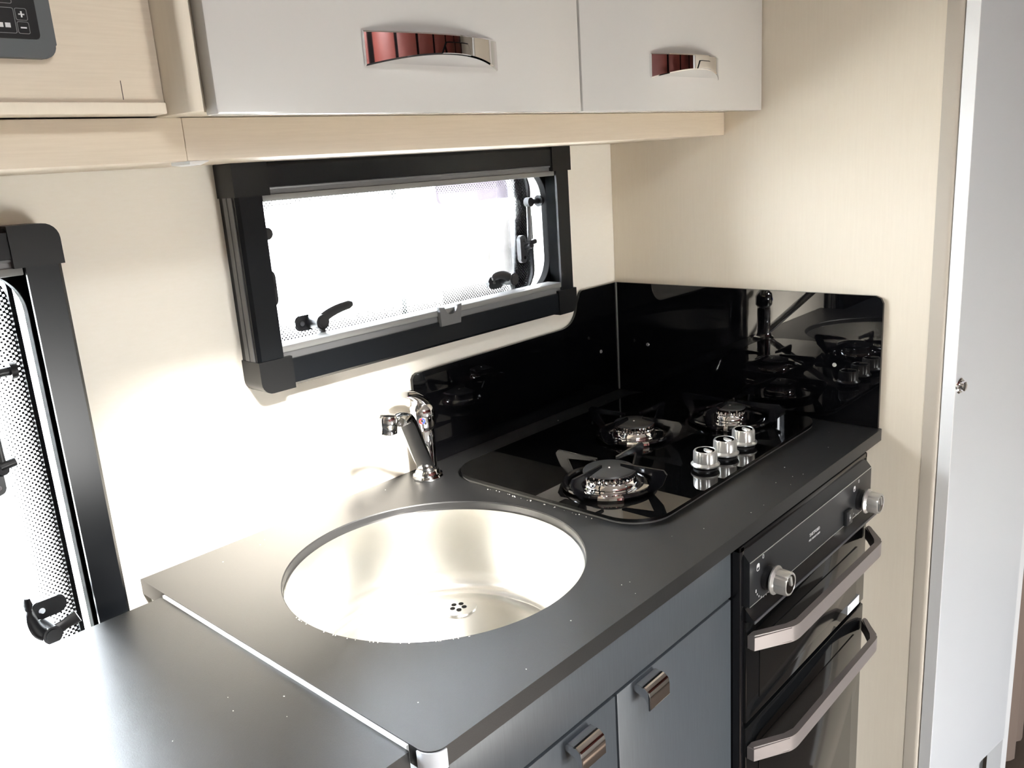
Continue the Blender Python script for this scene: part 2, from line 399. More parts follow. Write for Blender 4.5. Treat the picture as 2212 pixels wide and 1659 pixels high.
def latch(parent, hub, tip, mid, base, tongue, yb=.0, w=.0075, name='latch'):
    """window latch: base plate on the pane, hub, curved lever, tongue"""
    y = yb
    bx, bz = base
    lt = obj(name, prism(bmesh.new(), rrect(bx - .019, bx + .019, bz - .011, bz + .011, .009, 6), 'y', .020, .028, bev=.0015), PLAST, parent)
    obj('screw', cyl(bmesh.new(), (bx - .009, .018, bz), (bx - .009, .021, bz), .0036, n=16), CHROME, lt)
    bm = cyl(bmesh.new(), (hub[0], y - .007, hub[1]), (hub[0], .027, hub[1]), .0105, n=24)
    cyl(bm, (hub[0], y - .0085, hub[1]), (hub[0], y - .006, hub[1]), .0075, n=24); obj('hub', bm, PLAST, lt)
    pts = bez([(hub[0], y, hub[1]), (mid[0], y - .002, mid[1]), (tip[0], y - .004, tip[1])], 14)
    rs = [w * (1.05 - .25 * i / 14) for i in range(15)]; rs[-1] *= .55
    bm = tube(bmesh.new(), pts, rs, 12, (.62, 1), (0, 0, 1)); obj('lever', bm, PLAST, lt)
    pts = bez([(hub[0], y, hub[1]), ((hub[0] + tongue[0]) / 2 + .001, y - .001, (hub[1] + tongue[1]) / 2), (tongue[0], y - .004, tongue[1])], 6)
    obj('tongue', tube(bmesh.new(), pts, [.008, .0075, .007, .0065, .007, .0075, .008], 10, (.6, 1)), PLAST, lt)
    return lt
latch(win1, (-.697, .264), (-.642, .281), (-.682, .278), (-.705, .263), (-.697, .238))
latch(win1, (-.300, .267), (-.352, .275), (-.324, .284), (-.316, .263), (-.303, .240))
latch(win2, (-1.108, -.022), (-1.125, .031), (-1.128, -.020), (-1.098, .000), (-1.078, -.012))
def stay(parent, x, z_top, z_bot, s):
    """telescopic stay: pivot bolt on the seal at the top, rod, plate screwed to the pane"""
    st = obj('stay', cyl(bmesh.new(), (x + s * .000, .008, z_top), (x + s * .002, .012, z_bot + .006), .0036, n=14), mat('grey_stay_rod', (.07, .07, .07), .35), parent)
    bm = cyl(bmesh.new(), (x - s * .004, .006, z_top), (x + s * .030, .008, z_top), .0048, n=16); cyl(bm, (x + s * .026, .008, z_top), (x + s * .033, .008, z_top), .010, .009, n=18)
    cyl(bm, (x, .001, z_top), (x, .012, z_top), .0080, n=20); obj('pivot', bm, PLAST, st)
    px = x - s * .006; pz = z_bot
    bm = prism(bmesh.new(), rrect(px - .0085, px + .0085, pz - .024, pz + .024, .007, 6), 'y', .019, .028, bev=.001); pl = obj('stay_plate', bm, PLAST, st)
    for dz in (-.015, .015): obj('screw', cyl(bmesh.new(), (px, .0175, pz + dz), (px, .0195, pz + dz), .0033, n=14), CHROME, pl)
    bm = cyl(bmesh.new(), (x, .006, pz + .007), (x, .022, pz + .002), .0058, n=16); cyl(bm, (x - s * .002, .010, pz + .010), (x + s * .014, .010, pz + .012), .005, n=14)
    obj('clevis', bm, PLAST, st)
stay(win1, -.236, .392, .311, 1)
stay(win1, -.760, .392, .318, -1)
stay(win2, -1.116, .281, .17, 1)
# grey finger clip on the bottom blind edge of the kitchen window
cz = .226; clp = [(-.511, cz), (-.470, cz), (-.466, cz + .030)]
for i in range(9):
    a = R(0 + 180 * i / 8); clp.append((-.489 + .0135 * math.cos(a), cz + .0285 - .013 * math.sin(a)))
clp.append((-.513, cz + .030))
obj('blind_finger_clip', prism(bmesh.new(), clp, 'y', -.0455, -.0385, bev=.0006), GREYPL, win1)

# ------------------------------------------------------------------ overhead units
tag(obj('pelmet', B(-.9805, -.0008, -.2415, -.0008, .482, .5195, .0008), LINEN), 'beige linen-look pelmet board under the white overhead lockers', 'pelmet')
tag(obj('pelmet', B(XL + .01, -.9807, -.2415, -.0008, .482, .5195, .0008), LINEN), 'beige pelmet board under the left open panel, ending at the joint', 'pelmet')
tag(obj('strip_light', prism(bmesh.new(), [(-.976, .4818), (-.976, .4788), (-.966, .4778), (-.957, .4810), (-.957, .4818)], 'y', -.236, -.20), mat('white_plastic', (.8, .8, .78), .4)), 'white end of the light strip tucked under the beige pelmet joint', 'light')
loc_ = thing('overhead_locker', 'white gloss overhead locker pair above the kitchen window', 'locker', (-.49, -.15, .52))
obj('body', B(-.984, -.001, -.290, -.001, .520, ZC - .002), LINENV, loc_)
def arch_handle(x0, x1, parent, yface, zt, zb, bul, bx0, bx1):
    n = 28; bm = bmesh.new(); secs = []
    xc = (x0 + x1) / 2; hw = (x1 - x0) / 2
    def sec(x, lift=0):
        u = (x - xc) / hw; q = max(0, 1 - u * u); yo = .004 + bul * q
        zbf = zb + .0105 * q
        yf = yface - yo - lift
        inn = max(.0035, yo - .003)
        return [(x, yface - inn * .0 - .0002, zb + .0030), (x, yf + .0015, zbf - .0006), (x, yf, zbf + .0010), (x, yf, zt - .0015 - .002 * q), (x, yf + .0012, zt - .002 * q), (x, yface - .0002, zt - .0005)]
    for i in range(n + 1): secs.append([bm.verts.new(p) for p in sec(x0 + (x1 - x0) * i / n)])
    for A, D in zip(secs, secs[1:]):
        for k in range(6): bm.faces.new((A[k], A[(k + 1) % 6], D[(k + 1) % 6], D[k]))
    bm.faces.new(secs[0]); bm.faces.new(secs[-1][::-1])
    h = obj('handle', bm, CHROME, parent, smooth=28)
    # trapezoid release button lying on the curved face
    def btn(e, lift, m, nm):
        bm = bmesh.new(); rows = []
        for i in range(9):
            x = bx0 - e + (bx1 - bx0 + 2 * e) * i / 8; s = sec(x, lift)
            u = abs(i / 8 - .5) * 2; top = zt - .0105 + e
            z0_ = s[2][2] - .0002; f = 1 if u < .74 else (1 - (u - .74) / .26 * .96)
            rows.append([bm.verts.new((x, s[2][1], z0_)), bm.verts.new((x, s[2][1], z0_ + (top - z0_) * f)), bm.verts.new((x, yface - .002, z0_ + (top - z0_) * f)), bm.verts.new((x, yface - .002, zb + .0036))])
        for A, D in zip(rows, rows[1:]):
            for k in range(4): bm.faces.new((A[k], A[(k + 1) % 4], D[(k + 1) % 4], D[k]))
        bm.faces.new(rows[0]); bm.faces.new(rows[-1][::-1])
        return obj(nm, bm, m, h if nm != 'release_button' else h)
    btn(.0011, .0003, DARK, 'button_seam'); btn(0, .0011, CHROME, 'release_button')
    return h
for nm, xa, xb, hx, bt in (('door', -.984, -.487, (-.823, -.640), (-.746, -.705)), ('door', -.4835, -.0035, (-.333, -.152), (-.256, -.217))):
    d_ = obj(nm, B(xa, xb, -.3115, -.2915, .5165, ZC - .03, .002), WHITE, loc_)
    arch_handle(hx[0], hx[1], d_, -.3115, .5915, .560, .026, bt[0], bt[1])
tag(obj('locker_side_board', prism(bmesh.new(), [(-.9855, -.001), (-.9855, -.292)] + [(-.9915 - .0105 * math.sin(R(a)) + .000, -.297 + .0 - .006 * math.cos(R(a))) for a in range(0, 91, 15)] + [(-1.004, -.286), (-1.004, -.001)], 'z', .5195, ZC - .002), LINENV), 'beige end board closing the left side of the white overhead locker', 'board')
lp = thing('overhead_board_unit', 'beige overhead panel at upper left with bottom rail and control display', 'panel', (-1.6, -.2, .52))
obj('face_board', B(XL + .01, -1.0045, -.262, -.245, .5305, ZC - .002), LINEN, lp)
obj('bottom_rail', B(XL + .01, -1.0065, -.2695, -.2425, .5205, .5300, .0012), LINENV, lp)
obj('crack_mark', B(-1.0395, -1.0389, -.26225, -.2618, .5325, .5475), mat('dark_crack', (.08, .06, .05), .7), lp)
cp = thing('control_panel', 'dark grey control panel with plus and minus keys on upper left board', 'control panel', (-1.16, -.2625, .63))
obj('bezel', prism(bmesh.new(), rrect(-1.32, -1.0875, .5615, .70, .010, 6), 'y', -.2705, -.2625, bev=.002), PANEL, cp)
sc = obj('screen', prism(bmesh.new(), rrect(-1.309, -1.0985, .5748, .688, .0035, 4), 'y', -.2712, -.2704), SCREEN, cp)
def keyframe(x0, x1, z0, z1):
    bm = bmesh.new(); ringprism(bm, rrect(x0, x1, z0, z1, .0014, 4), rrect(x0 + .0004, x1 - .0004, z0 + .0004, z1 - .0004, .0011, 4), 'y', -.2716, -.2711)
    return obj('key_outline', bm, mat('grey_print', (.20, .20, .20), .5), sc)
keyframe(-1.1136, -1.1052, .5782, .5868); keyframe(-1.1136, -1.1052, .5876, .5962)
keyframe(-1.17, -1.1143, .5782, .5962); keyframe(-1.17, -1.1143, .5988, .616)
bm = box(box(bmesh.new(), -1.1114, -1.1072, -.2717, -.2712, .5914, .5923), -1.1098, -1.1088, -.2718, -.2711, .5898, .5940); obj('plus_symbol', bm, PRINT, sc)
obj('minus_symbol', B(-1.1114, -1.1072, -.2717, -.2712, .5820, .5830), PRINT, sc)
for x in (-1.1218, -1.1268, -1.1318): obj('level_mark', B(x, x + .0036, -.2717, -.2712, .5822, .5854), PRINT, sc)

# ------------------------------------------------------------------ worktop, sink, flap
SC = Vector((-.7543, -.2649)); SR = .1824
def worktop():
    bm = bmesh.new(); outer = rrect(-1.0005, -.0004, -.5255, -.0006, [.002, 0, 0, .016], 6); N = 96
    # bridge outline to the circular hole by angle
    def ray_hit(a):
        dx, dy = math.cos(a), math.sin(a); best = 1e9
        for p, q in zip(outer, outer[1:] + outer[:1]):
            ex, ey = q[0] - p[0], q[1] - p[1]; den = dx * ey - dy * ex
            if abs(den) < 1e-12: continue
            t = ((p[0] - SC.x) * ey - (p[1] - SC.y) * ex) / den; s = ((p[0] - SC.x) * dy - (p[1] - SC.y) * dx) / den
            if t > 0 and -1e-9 <= s <= 1 + 1e-9: best = min(best, t)
        return best
    angs = sorted({round(2 * PI * i / N, 6) for i in range(N)} | {round(math.atan2(p[1] - SC.y, p[0] - SC.x) % (2 * PI), 6) for p in outer})
    zs = (0, -.0195); V = {}
    prof = ((SR + .0012, 0), (SR, -.0014), (SR, -.0195))
    for k, a in enumerate(angs):
        t = ray_hit(a) ; c, s = math.cos(a), math.sin(a)
        V[k] = [bm.verts.new((SC.x + c * t, SC.y + s * t, 0)), bm.verts.new((SC.x + c * t, SC.y + s * t, -.0195))] + [bm.verts.new((SC.x + c * r, SC.y + s * r, z)) for r, z in prof]
    n = len(angs)
    for k in range(n):
        A, D = V[k], V[(k + 1) % n]
        f = bm.faces.new((A[2], A[0], D[0], D[2])); bm.faces.new((A[4], D[4], D[1], A[1]))
        bm.faces.new((A[0], A[1], D[1], D[0])).material_index = 2; bm.faces.new((A[2], D[2], D[3], A[3])).material_index = 1; bm.faces.new((A[3], D[3], D[4], A[4])).material_index = 1
    return bm
tag(obj('worktop', worktop(), [TOP, TOPEDGE, mat('worktop_front_edge', (.030, .031, .032), .42)], smooth=30), 'charcoal worktop with round cut-out holding the steel sink', 'worktop')
wtop = bpy.data.objects['worktop']
def arc(r, n=8): return [(-.9845 + r * math.cos(R(a)), -.5095 + r * math.sin(R(a))) for a in [178 + 94 * i / n for i in range(n + 1)]]
obj('corner_cap', prism(bmesh.new(), arc(.0175) + arc(.0162)[::-1], 'z', -.0195, -.0012), mat('light_grey_corner_post', (.80, .82, .86), .35), wtop)
sk = thing('sink', 'round brushed steel sink set under the charcoal worktop', 'sink', (SC.x, SC.y, -.15))
sM = Matrix.Translation((SC.x, SC.y, 0))
obj('bowl', lathe(bmesh.new(), [(SR + .012, -.0200), (SR - .0004, -.0200), (SR - .0006, -.0112), (SR - .0022, -.0112), (SR - .0035, -.026), (SR - .008, -.10), (SR - .012, -.122), (SR - .018, -.129), (SR - .024, -.131),
                               (SR - .024, -.1335), (SR - .006, -.131), (SR + .000, -.03), (SR + .012, -.0225), (SR + .012, -.0200)], 96, sM), STEEL, sk, smooth=50)
obj('bowl_floor', lathe(bmesh.new(), [(.026, -.1345), (.10, -.1330), (SR - .0235, -.1312), (SR - .0235, -.1345), (.026, -.138), (.026, -.1345)], 96, sM), STEELF, sk, smooth=50)
dr_ = obj('drain', lathe(bmesh.new(), [(0, -.1312), (.0140, -.1313), (.0170, -.1304), (.0215, -.1299), (.0255, -.1306), (.0268, -.1330), (.0262, -.1345), (0, -.1345)], 48, Matrix.Translation((SC.x + .095, SC.y + .074, 0))), STEELF, sk)
for k in range(5):
    a = 2 * PI * k / 5 + .3; obj('drain_hole', cyl(bmesh.new(), (SC.x + .095 + .0085 * math.cos(a), SC.y + .074 + .0085 * math.sin(a), -.1318), (SC.x + .095 + .0085 * math.cos(a), SC.y + .074 + .0085 * math.sin(a), -.1309), .0036, n=14), DARK, dr_)
fl = thing('table_flap', 'charcoal hinged table flap extending left of the worktop, bright with window glare', 'table flap', (-1.3, -.28, -.03))
obj('flap_board', prism(bmesh.new(), rrect(-1.90, -1.0035, -.502, -.0605, [.001, .001, .03, .03], 6), 'z', -.0235, -.0040, bev=.0008), TOP, fl)
obj('hinge_strip', B(-1.0034, -1.0008, -.498, -.064, -.030, -.0008), mat('pale_hinge', (.85, .85, .83), .35), fl)

# base unit
bu = thing('base_cabinet', 'slate grey base cabinet under the sink, left of the oven', 'cabinet', (-.74, -.26, ZF))
obj('body', B(-.990, -.4835, -.492, -.001, ZF + .06, -.150), mat('white_carcass', (.72, .73, .74), .5), bu)
obj('side_panel', B(-.9925, -.9755, -.478, -.002, ZF + .06, -.0198), mat('white_side_board', (.78, .79, .80), .45), bu)
obj('corner_post', prism(bmesh.new(), rrect(-.9925, -.974, -.5135, -.4785, [.001, .001, .001, .014], 6), 'z', ZF + .06, -.0198), mat('light_grey_corner_post', (.80, .82, .86), .35), bu)
obj('top_fascia', B(-.9735, -.4845, -.5145, -.4955, -.0915, -.0200, .0008), GREYLAM, bu)
obj('gap_shadow_rail', B(-.9735, -.4845, -.4950, -.4925, ZF + .06, -.0200), DARK, bu)
def bar_handle(parent, x0, x1, zt, zb):
    yf = -.5145
    pts = [(yf + .0, zt - .004), (yf - .004, zt - .001), (yf - .016, zt - .002), (yf - .021, zt - .006), (yf - .0225, zt - .012), (yf - .0225, zb + .003), (yf - .0205, zb), (yf - .018, zb + .001), (yf - .017, zt - .014), (yf - .004, zt - .010), (yf, zt - .010)]
    h = obj('handle', prism(bmesh.new(), pts, 'x', x0, x1, bev=.0008), CHROME, parent, smooth=40)
    return h
d1 = obj('door', B(-.7325, -.4845, -.5145, -.4955, ZF + .10, -.0955, .0009), GREYLAM, bu); bar_handle(d1, -.7030, -.6640, -.0965, -.1255)
d2 = obj('door', B(-.9735, -.7360, -.5145, -.4955, ZF + .10, -.0955, .0009), GREYLAM, bu); bar_handle(d2, -.8230, -.7840, -.0985, -.1275)

# ------------------------------------------------------------------ splashbacks
pts = [(-.5465, .0015), (-.0065, .0015), (-.0065, .2190), (-.112, .2190)] + [(-.112 - .012 * math.sin(R(a)), .207 + .012 * math.cos(R(a))) for a in (20, 45, 70, 85)] \
    + [tuple(v)[:2] for v in [(q.x, q.y) for q in bez([(-.131, .196), (-.137, .1545), (-.185, .1555)], 10)]] + [(-.536, .1545), (-.5425, .152), (-.5465, .146)]
spb = tag(obj('splashback', prism(bmesh.new(), pts, 'y', -.0062, -.0008), SPLASH, smooth=0), 'black gloss splashback on the window wall with stepped curved top', 'splashback')
pts = [(-.5205, .0015), (-.0064, .0015), (-.0064, .2190), (-.508, .2190), (-.5165, .2155), (-.5205, .207)]
spr = tag(obj('splashback', prism(bmesh.new(), pts, 'x', -.0062, -.0006), SPLASH, smooth=0), 'black gloss rectangular splashback on the partition behind the hob', 'splashback')
EDG = mat('splash_edge_grey', (.09, .09, .08), .35)
obj('edge_strip', B(-.0085, -.0063, -.0085, -.0063, .0015, .2185), mat('corner_sealant', (.16, .16, .15), .4), spb)
for P_, n_ in (((-.063, -.0062, .0905), (0, -1, 0)),):
    obj('screw_cap', cyl(bmesh.new(), P_, tuple(a + b * .0015 for a, b in zip(P_, n_)), .0036, .003, 18), SATIN, spb)
for yy, zz in ((-.078, .100), (-.446, .100)):
    obj('screw_cap', cyl(bmesh.new(), (-.0062, yy, zz), (-.0078, yy, zz), .0036, .003, 18), SATIN, spr)

# ------------------------------------------------------------------ hob
hb = thing('hob', 'three-burner black glass gas hob set in the right of the worktop', 'hob', (-.275, -.248, .0005))
rim = bmesh.new(); ringprism(rim, rrect(-.5455, -.0072, -.4300, -.0655, .056, 10), rrect(-.536, -.017, -.421, -.075, .048, 10), 'z', .0004, .0042)
obj('glass_plate', prism(bmesh.new(), rrect(-.5475, -.0085, -.4320, -.0640, .058, 10), 'z', .0042, .0086, bev=.0013), HOBG, hb)
obj('rim_seal', rim, mat('grey_rim_seal', (.22, .22, .21), .4, .4), hb)
def trivet_foot(bm, c, ang, r_in, r_ring, r_out, zt=.0455):
    """bent plate: up from the ring, out, then in over the cap; extruded 2.6 mm"""
    pts = [(r_ring - .004, .011), (r_ring + .006, .0088), (r_out - .006, .0230), (r_out + .001, .0400), (r_out - .004, zt), (r_in, zt - .0015), (r_in, zt - .0055), (r_out - .019, zt - .0105), (r_ring + .000, .018)]
    ca, sa = math.cos(ang), math.sin(ang); th = .0016
    A = []; D = []
    for r, z in pts:
        A.append(bm.verts.new((c[0] + r * ca - th * sa, c[1] + r * sa + th * ca, z))); D.append(bm.verts.new((c[0] + r * ca + th * sa, c[1] + r * sa - th * ca, z)))
    bm.faces.new(A); bm.faces.new(D[::-1]); n = len(pts)
    for i in range(n): bm.faces.new((A[i], D[i], D[(i + 1) % n], A[(i + 1) % n]))
def burner(c, r_cap, r_plate, r_ring, r_out, hcap, feet, gaps):
    cx, cy = c; M = Matrix.Translation((cx, cy, 0))
    b = obj('burner', lathe(bmesh.new(), [(0, .0088), (r_plate, .0088), (r_plate + .001, .0100), (r_plate - .003, .0108), (r_plate * .72, .0098), (r_cap + .006, .0100), (r_cap + .004, .012), (0, .012)], 64, M), CHROME, hb)
    tag(b, {0: 'front left burner'}.get(0) if False else None)
    # lower bulged ring and toothed ring
    obj('burner_base', lathe(bmesh.new(), [(0, .011), (r_cap + .004, .011), (r_cap + .0055, .0135), (r_cap + .004, .017), (r_cap + .000, .0195), (r_cap - .002, .021), (0, .021)], 64, M), CHROME, b)
    nt_ = 26 if r_cap < .03 else 36
    wob = lambda r, z, a: r - (.0011 if (int(a / (2 * PI) * nt_ * 2) % 2) else 0)
    obj('flame_ring', lathe(bmesh.new(), [(0, .0195), (r_cap + .001, .0195), (r_cap + .003, .0235), (r_cap + .003, hcap - .0035), (0, hcap - .0035)], nt_ * 4, M, wob), CHROME, b, smooth=25)
    obj('burner_cap', lathe(bmesh.new(), [(0, hcap - .0045), (r_cap + .0015, hcap - .0045), (r_cap + .003, hcap - .003), (r_cap + .0015, hcap - .0008), (r_cap - .003, hcap), (0, hcap + .0003)], 56, M), CAPM, b)
    obj('cap_rivet', lathe(bmesh.new(), [(0, hcap), (.0022, hcap + .0002), (.0016, hcap + .0012), (0, hcap + .0014)], 14, M), CHROME, b)
    # black pan support: ring segments + four bent feet
    bm = bmesh.new(); segs = 60
    for g0, g1 in gaps:
        pts = [(cx + r_ring * math.cos(R(g0 + (g1 - g0) * i / 40)), cy + r_ring * math.sin(R(g0 + (g1 - g0) * i / 40)), .0132) for i in range(41)]
        tube(bm, pts, .0042, 10)
    ps = obj('pan_support', bm, ENAM, hb)
    bm = bmesh.new()
    for a in feet:
        f = bmesh.new(); trivet_foot(f, c, R(a), r_cap * .58, r_ring, r_out); obj('support_foot', f, ENAM, ps, smooth=0)
    bm.free()
    # chrome clip where the ring opens towards the viewer
    g = gaps[0]; a0 = g[1] - 360; a1 = g[0]
    pts = [(cx + r_ring * math.cos(R(a0 + (a1 - a0) * i / 8)), cy + r_ring * math.sin(R(a0 + (a1 - a0) * i / 8)), .0112) for i in range(9)]
    obj('ring_clip', tube(bmesh.new(), pts, .0052, 10), CHROME, ps)
burner((-.456, -.309), .0345, .056, .064, .092, .0335, (3, 93, 183, 273), ((232, 562),))
burner((-.256, -.214), .0305, .052, .060, .092, .0335, (0, 90, 180, 270), ((236, 564),))
burner((-.099, -.305), .0225, .060, .068, .092, .0335, (2, 92, 182, 272), ((205, 560),))
def ribbed_knob(p, axis, r, h, parent, flange=.003, ptr_ang=0, stem=.006):
    """satin knob with flange, ribbed barrel and a chrome domed face with a grip ridge"""
    M = Matrix.Translation(p) @ Vector(axis).to_track_quat('Z', 'Y').to_matrix().to_4x4()
    k = obj('knob', lathe(bmesh.new(), [(0, stem), (r * 1.16, stem), (r * 1.18, stem + .002), (r * 1.08, stem + .004), (r, stem + .0055), (r * .97, h - .0025), (r * .90, h - .0004), (r * .82, h), (r * .78, h - .001), (0, h - .001)], 96, M,
            lambda rr, z, a: rr - (.0007 if (stem + .005 < z < h - .002 and rr < r * 1.04 and (int(a / (2 * PI) * 32 + .5) % 4 == 0)) else 0)), SATIN, parent, smooth=30)
    obj('knob_stem', lathe(bmesh.new(), [(0, 0), (r * 1.0, 0), (r * .98, stem * .4), (r * .72, stem * .6), (r * .72, stem + .001), (0, stem + .001)], 40, M), PLAST, k)
    M2 = M @ Matrix.Rotation(ptr_ang, 4, 'Z')
    f = bmesh.new(); lathe(f, [(0, h - .0012), (r * .77, h - .0012), (r * .74, h - .0004), (0, h + .0002)], 40, M); obj('knob_face', f, mat('dark_mirror_face', (.25, .25, .25), .05, 1), k)
    rb = bmesh.new(); box(rb, -r * .13, r * .13, -r * .1, r * .78, h - .001, h + .0022, .0012); rb.transform(M2); obj('knob_pointer', rb, SATIN, k)
    return k
for x in (-.330, -.272, -.214):
    ribbed_knob((x, -.390, .0086), (0, 0, 1), .0178, .029, hb, ptr_ang=R(-20), stem=.006)

# ------------------------------------------------------------------ tap
tb = Vector((-.565, -.043, 0)); sd = Vector((-.74, -.67, 0)).normalized()
tp = thing('tap', 'chrome single-lever mixer tap standing behind the round sink', 'tap', (tb.x, tb.y, .0005))
tM = Matrix.Translation(tb)
obj('base_ring', lathe(bmesh.new(), [(0, .0006), (.0235, .0006), (.0240, .003), (.0225, .006), (.0195, .0075), (.0185, .011), (.0170, .0135), (0, .0135)], 48, tM), CHROME, tp)
obj('tap_body', lathe(bmesh.new(), [(0, .012), (.0158, .012), (.0160, .074), (.0150, .078), (.0165, .080), (.0185, .083), (.0198, .085), (.0198, .105), (.0185, .112), (.012, .119), (0, .121)], 48, tM), CHROME, tp)
# broad spout rising over the bowl
s0 = tb + sd * .004 + Vector((0, 0, .013)); s1 = tb + sd * .155 + Vector((0, 0, .133)); s2 = tb + sd * .176 + Vector((0, 0, .150)); s3 = tb + sd * .192 + Vector((0, 0, .157)); s4 = tb + sd * .203 + Vector((-.003, .004, .152))
sp_pts = [s0.lerp(s1, t) for t in (0, .25, .5, .75)] + bez([s1, s2, s3, s4], 10)
nn = len(sp_pts)
sideu = sd.cross(Vector((0, 0, 1)))
obj('spout', tube(bmesh.new(), sp_pts, [.0125] * 4 + [.0125 + .0 * i for i in range(nn - 4)], 20, (1.05, .62)), mat('reflection_greyed_chrome', (.55, .55, .55), .08, 1), tp, smooth=60)  # plain chrome darkened, grey reflection put into its colour
an = tb + sd * .203 + Vector((-.0125, .0125, .1500))
obj('aerator', lathe(bmesh.new(), [(0, -.013), (.0095, -.013), (.0118, -.0115), (.0118, -.002), (.0124, -.001), (.0124, .008), (.0105, .0115), (0, .0125)], 36, Matrix.Translation(an) @ Matrix.Rotation(R(8), 4, 'Y')), CHROME, tp)
# lever: hood rising and pointing along the wall to the left
lv = [tb + Vector((.002, .004, .112)), tb + Vector((-.004, -.002, .124)), tb + Vector((-.014, -.006, .133)), tb + Vector((-.030, -.012, .141)), tb + Vector((-.046, -.018, .1455))]
obj('lever', tube(bmesh.new(), lv, [.0165, .0150, .0125, .0115, .0085], 18, (1, .55)), CHROME, tp, smooth=60)
dM = Matrix.Translation(tb + Vector((-.0138, -.0145, .096))) @ Vector((-.69, -.72, .0)).to_track_quat('Z', 'Y').to_matrix().to_4x4()
for nm, a0, a1, cm in (('hot_mark', 90, 270, (.6, .03, .02)), ('cold_mark', -90, 90, (.03, .06, .45))):
    bm = bmesh.new(); o_ = []; i_ = []
    for i in range(11):
        a = R(a0 + (a1 - a0) * i / 10); o_.append((.0046 * math.cos(a), .0046 * math.sin(a))); i_.append((.0024 * math.cos(a), .0024 * math.sin(a)))
    prism(bm, o_ + i_[::-1], 'z', -.001, .0006); bm.transform(dM); obj(nm, bm, mat(nm, cm, .4), tp)

# ------------------------------------------------------------------ oven
ov = thing('oven', 'black double oven and grill built in under the hob', 'oven', (-.272, -.27, -.60))
X0, X1 = -.4815, -.0620
obj('housing', B(X0 + .003, X1 - .003, -.508, -.03, -.62, -.024), OVEN, ov)
obj('side_filler', B(X1 + .001, -.0012, -.4985, -.03, ZF + .06, -.0198), mat('grey_filler', (.2, .21, .22), .5), bu)
obj('outer_frame', box(box(box(bmesh.new(), X0, X0 + .011, -.526, -.500, -.66, -.0215, .002), X1 - .008, X1, -.526, -.500, -.66, -.0215, .002), X0, X1, -.526, -.500, -.0310, -.0215, .002), OVEN, ov)
fa = obj('control_fascia', prism(bmesh.new(), [(-.502, -.0300), (-.523, -.0300), (-.5345, -.0440), (-.5345, -.1060), (-.502, -.1060)], 'x', X0 + .0085, X1 - .0045), OVENF, ov, smooth=20)
obj('fascia_top_line', B(X0 + .009, X1 - .005, -.5349, -.5335, -.0447, -.0436), SATIN, fa)
obj('fascia_bottom_line', B(X0 + .009, X1 - .005, -.5349, -.5335, -.1060, -.1051), SATIN, fa)
for kx in (-.4260, -.1130):
    ribbed_knob((kx, -.5345, -.0830), (0, -1, 0), .0165, .0330, fa, ptr_ang=R(15), stem=.011)
def P_(x): return (x, -.5346, 0)
text_obj('maker_lettering', 'THETFORD', .0068, (-.2790, -.5347, -.0745), (R(90), 0, 0), PRINT, fa)
text_obj('model_lettering', 'MK3 TRIPLEX OVEN', .0042, (-.2790, -.5347, -.0820), (R(90), 0, 0), PRINT, fa)
def ring2(x, z, rx, rz, th, fill=False):
    bm = bmesh.new(); ringprism(bm, rrect(x - rx, x + rx, z - rz, z + rz, min(rx, rz) * .8, 5), rrect(x - rx + th, x + rx - th, z - rz + th, z + rz - th, max(.0002, min(rx, rz) * .8 - th), 5), 'y', -.5349, -.5343)
    if fill: box(bm, x - rx + th, x + rx - th, -.5349, -.5343, z, z + rz - th)
    return obj('dial_symbol', bm, PRINT, fa)
ring2(-.4510, -.0580, .0040, .0052, .0008, True); ring2(-.4370, -.0485, .0020, .0026, .0005)
ring2(-.1350, -.0580, .0034, .0046, .0008, True); ring2(-.1180, -.0510, .0018, .0026, .0005)
def dial_mark(x, z, h): obj('dial_mark', B(x - h * .5, x + h * .5, -.5349, -.5343, z - h, z + h), PRINT, fa)
for k in range(7):
    a = R(198 + k * 15); dial_mark(-.4290 + .0285 * math.cos(a), -.0820 + .0245 * math.sin(a), .0013 + (.0008 if k in (0, 6) else 0))
for k in range(4):
    a = R(205 + k * 22); dial_mark(-.1160 + .027 * math.cos(a), -.0820 + .0235 * math.sin(a), .0012)
# igniter switch with flash symbol
sw = obj('ignition_switch', B(-.1745, -.1530, -.5405, -.534, -.1052, -.0820, .0012), OVENF, fa)
bm = prism(bmesh.new(), [(-.1640, -.0880), (-.1668, -.0945), (-.1645, -.0940), (-.1650, -.1000), (-.1615, -.0925), (-.1638, -.0928)], 'y', -.5409, -.5403); obj('flash_symbol', bm, PRINT, sw)
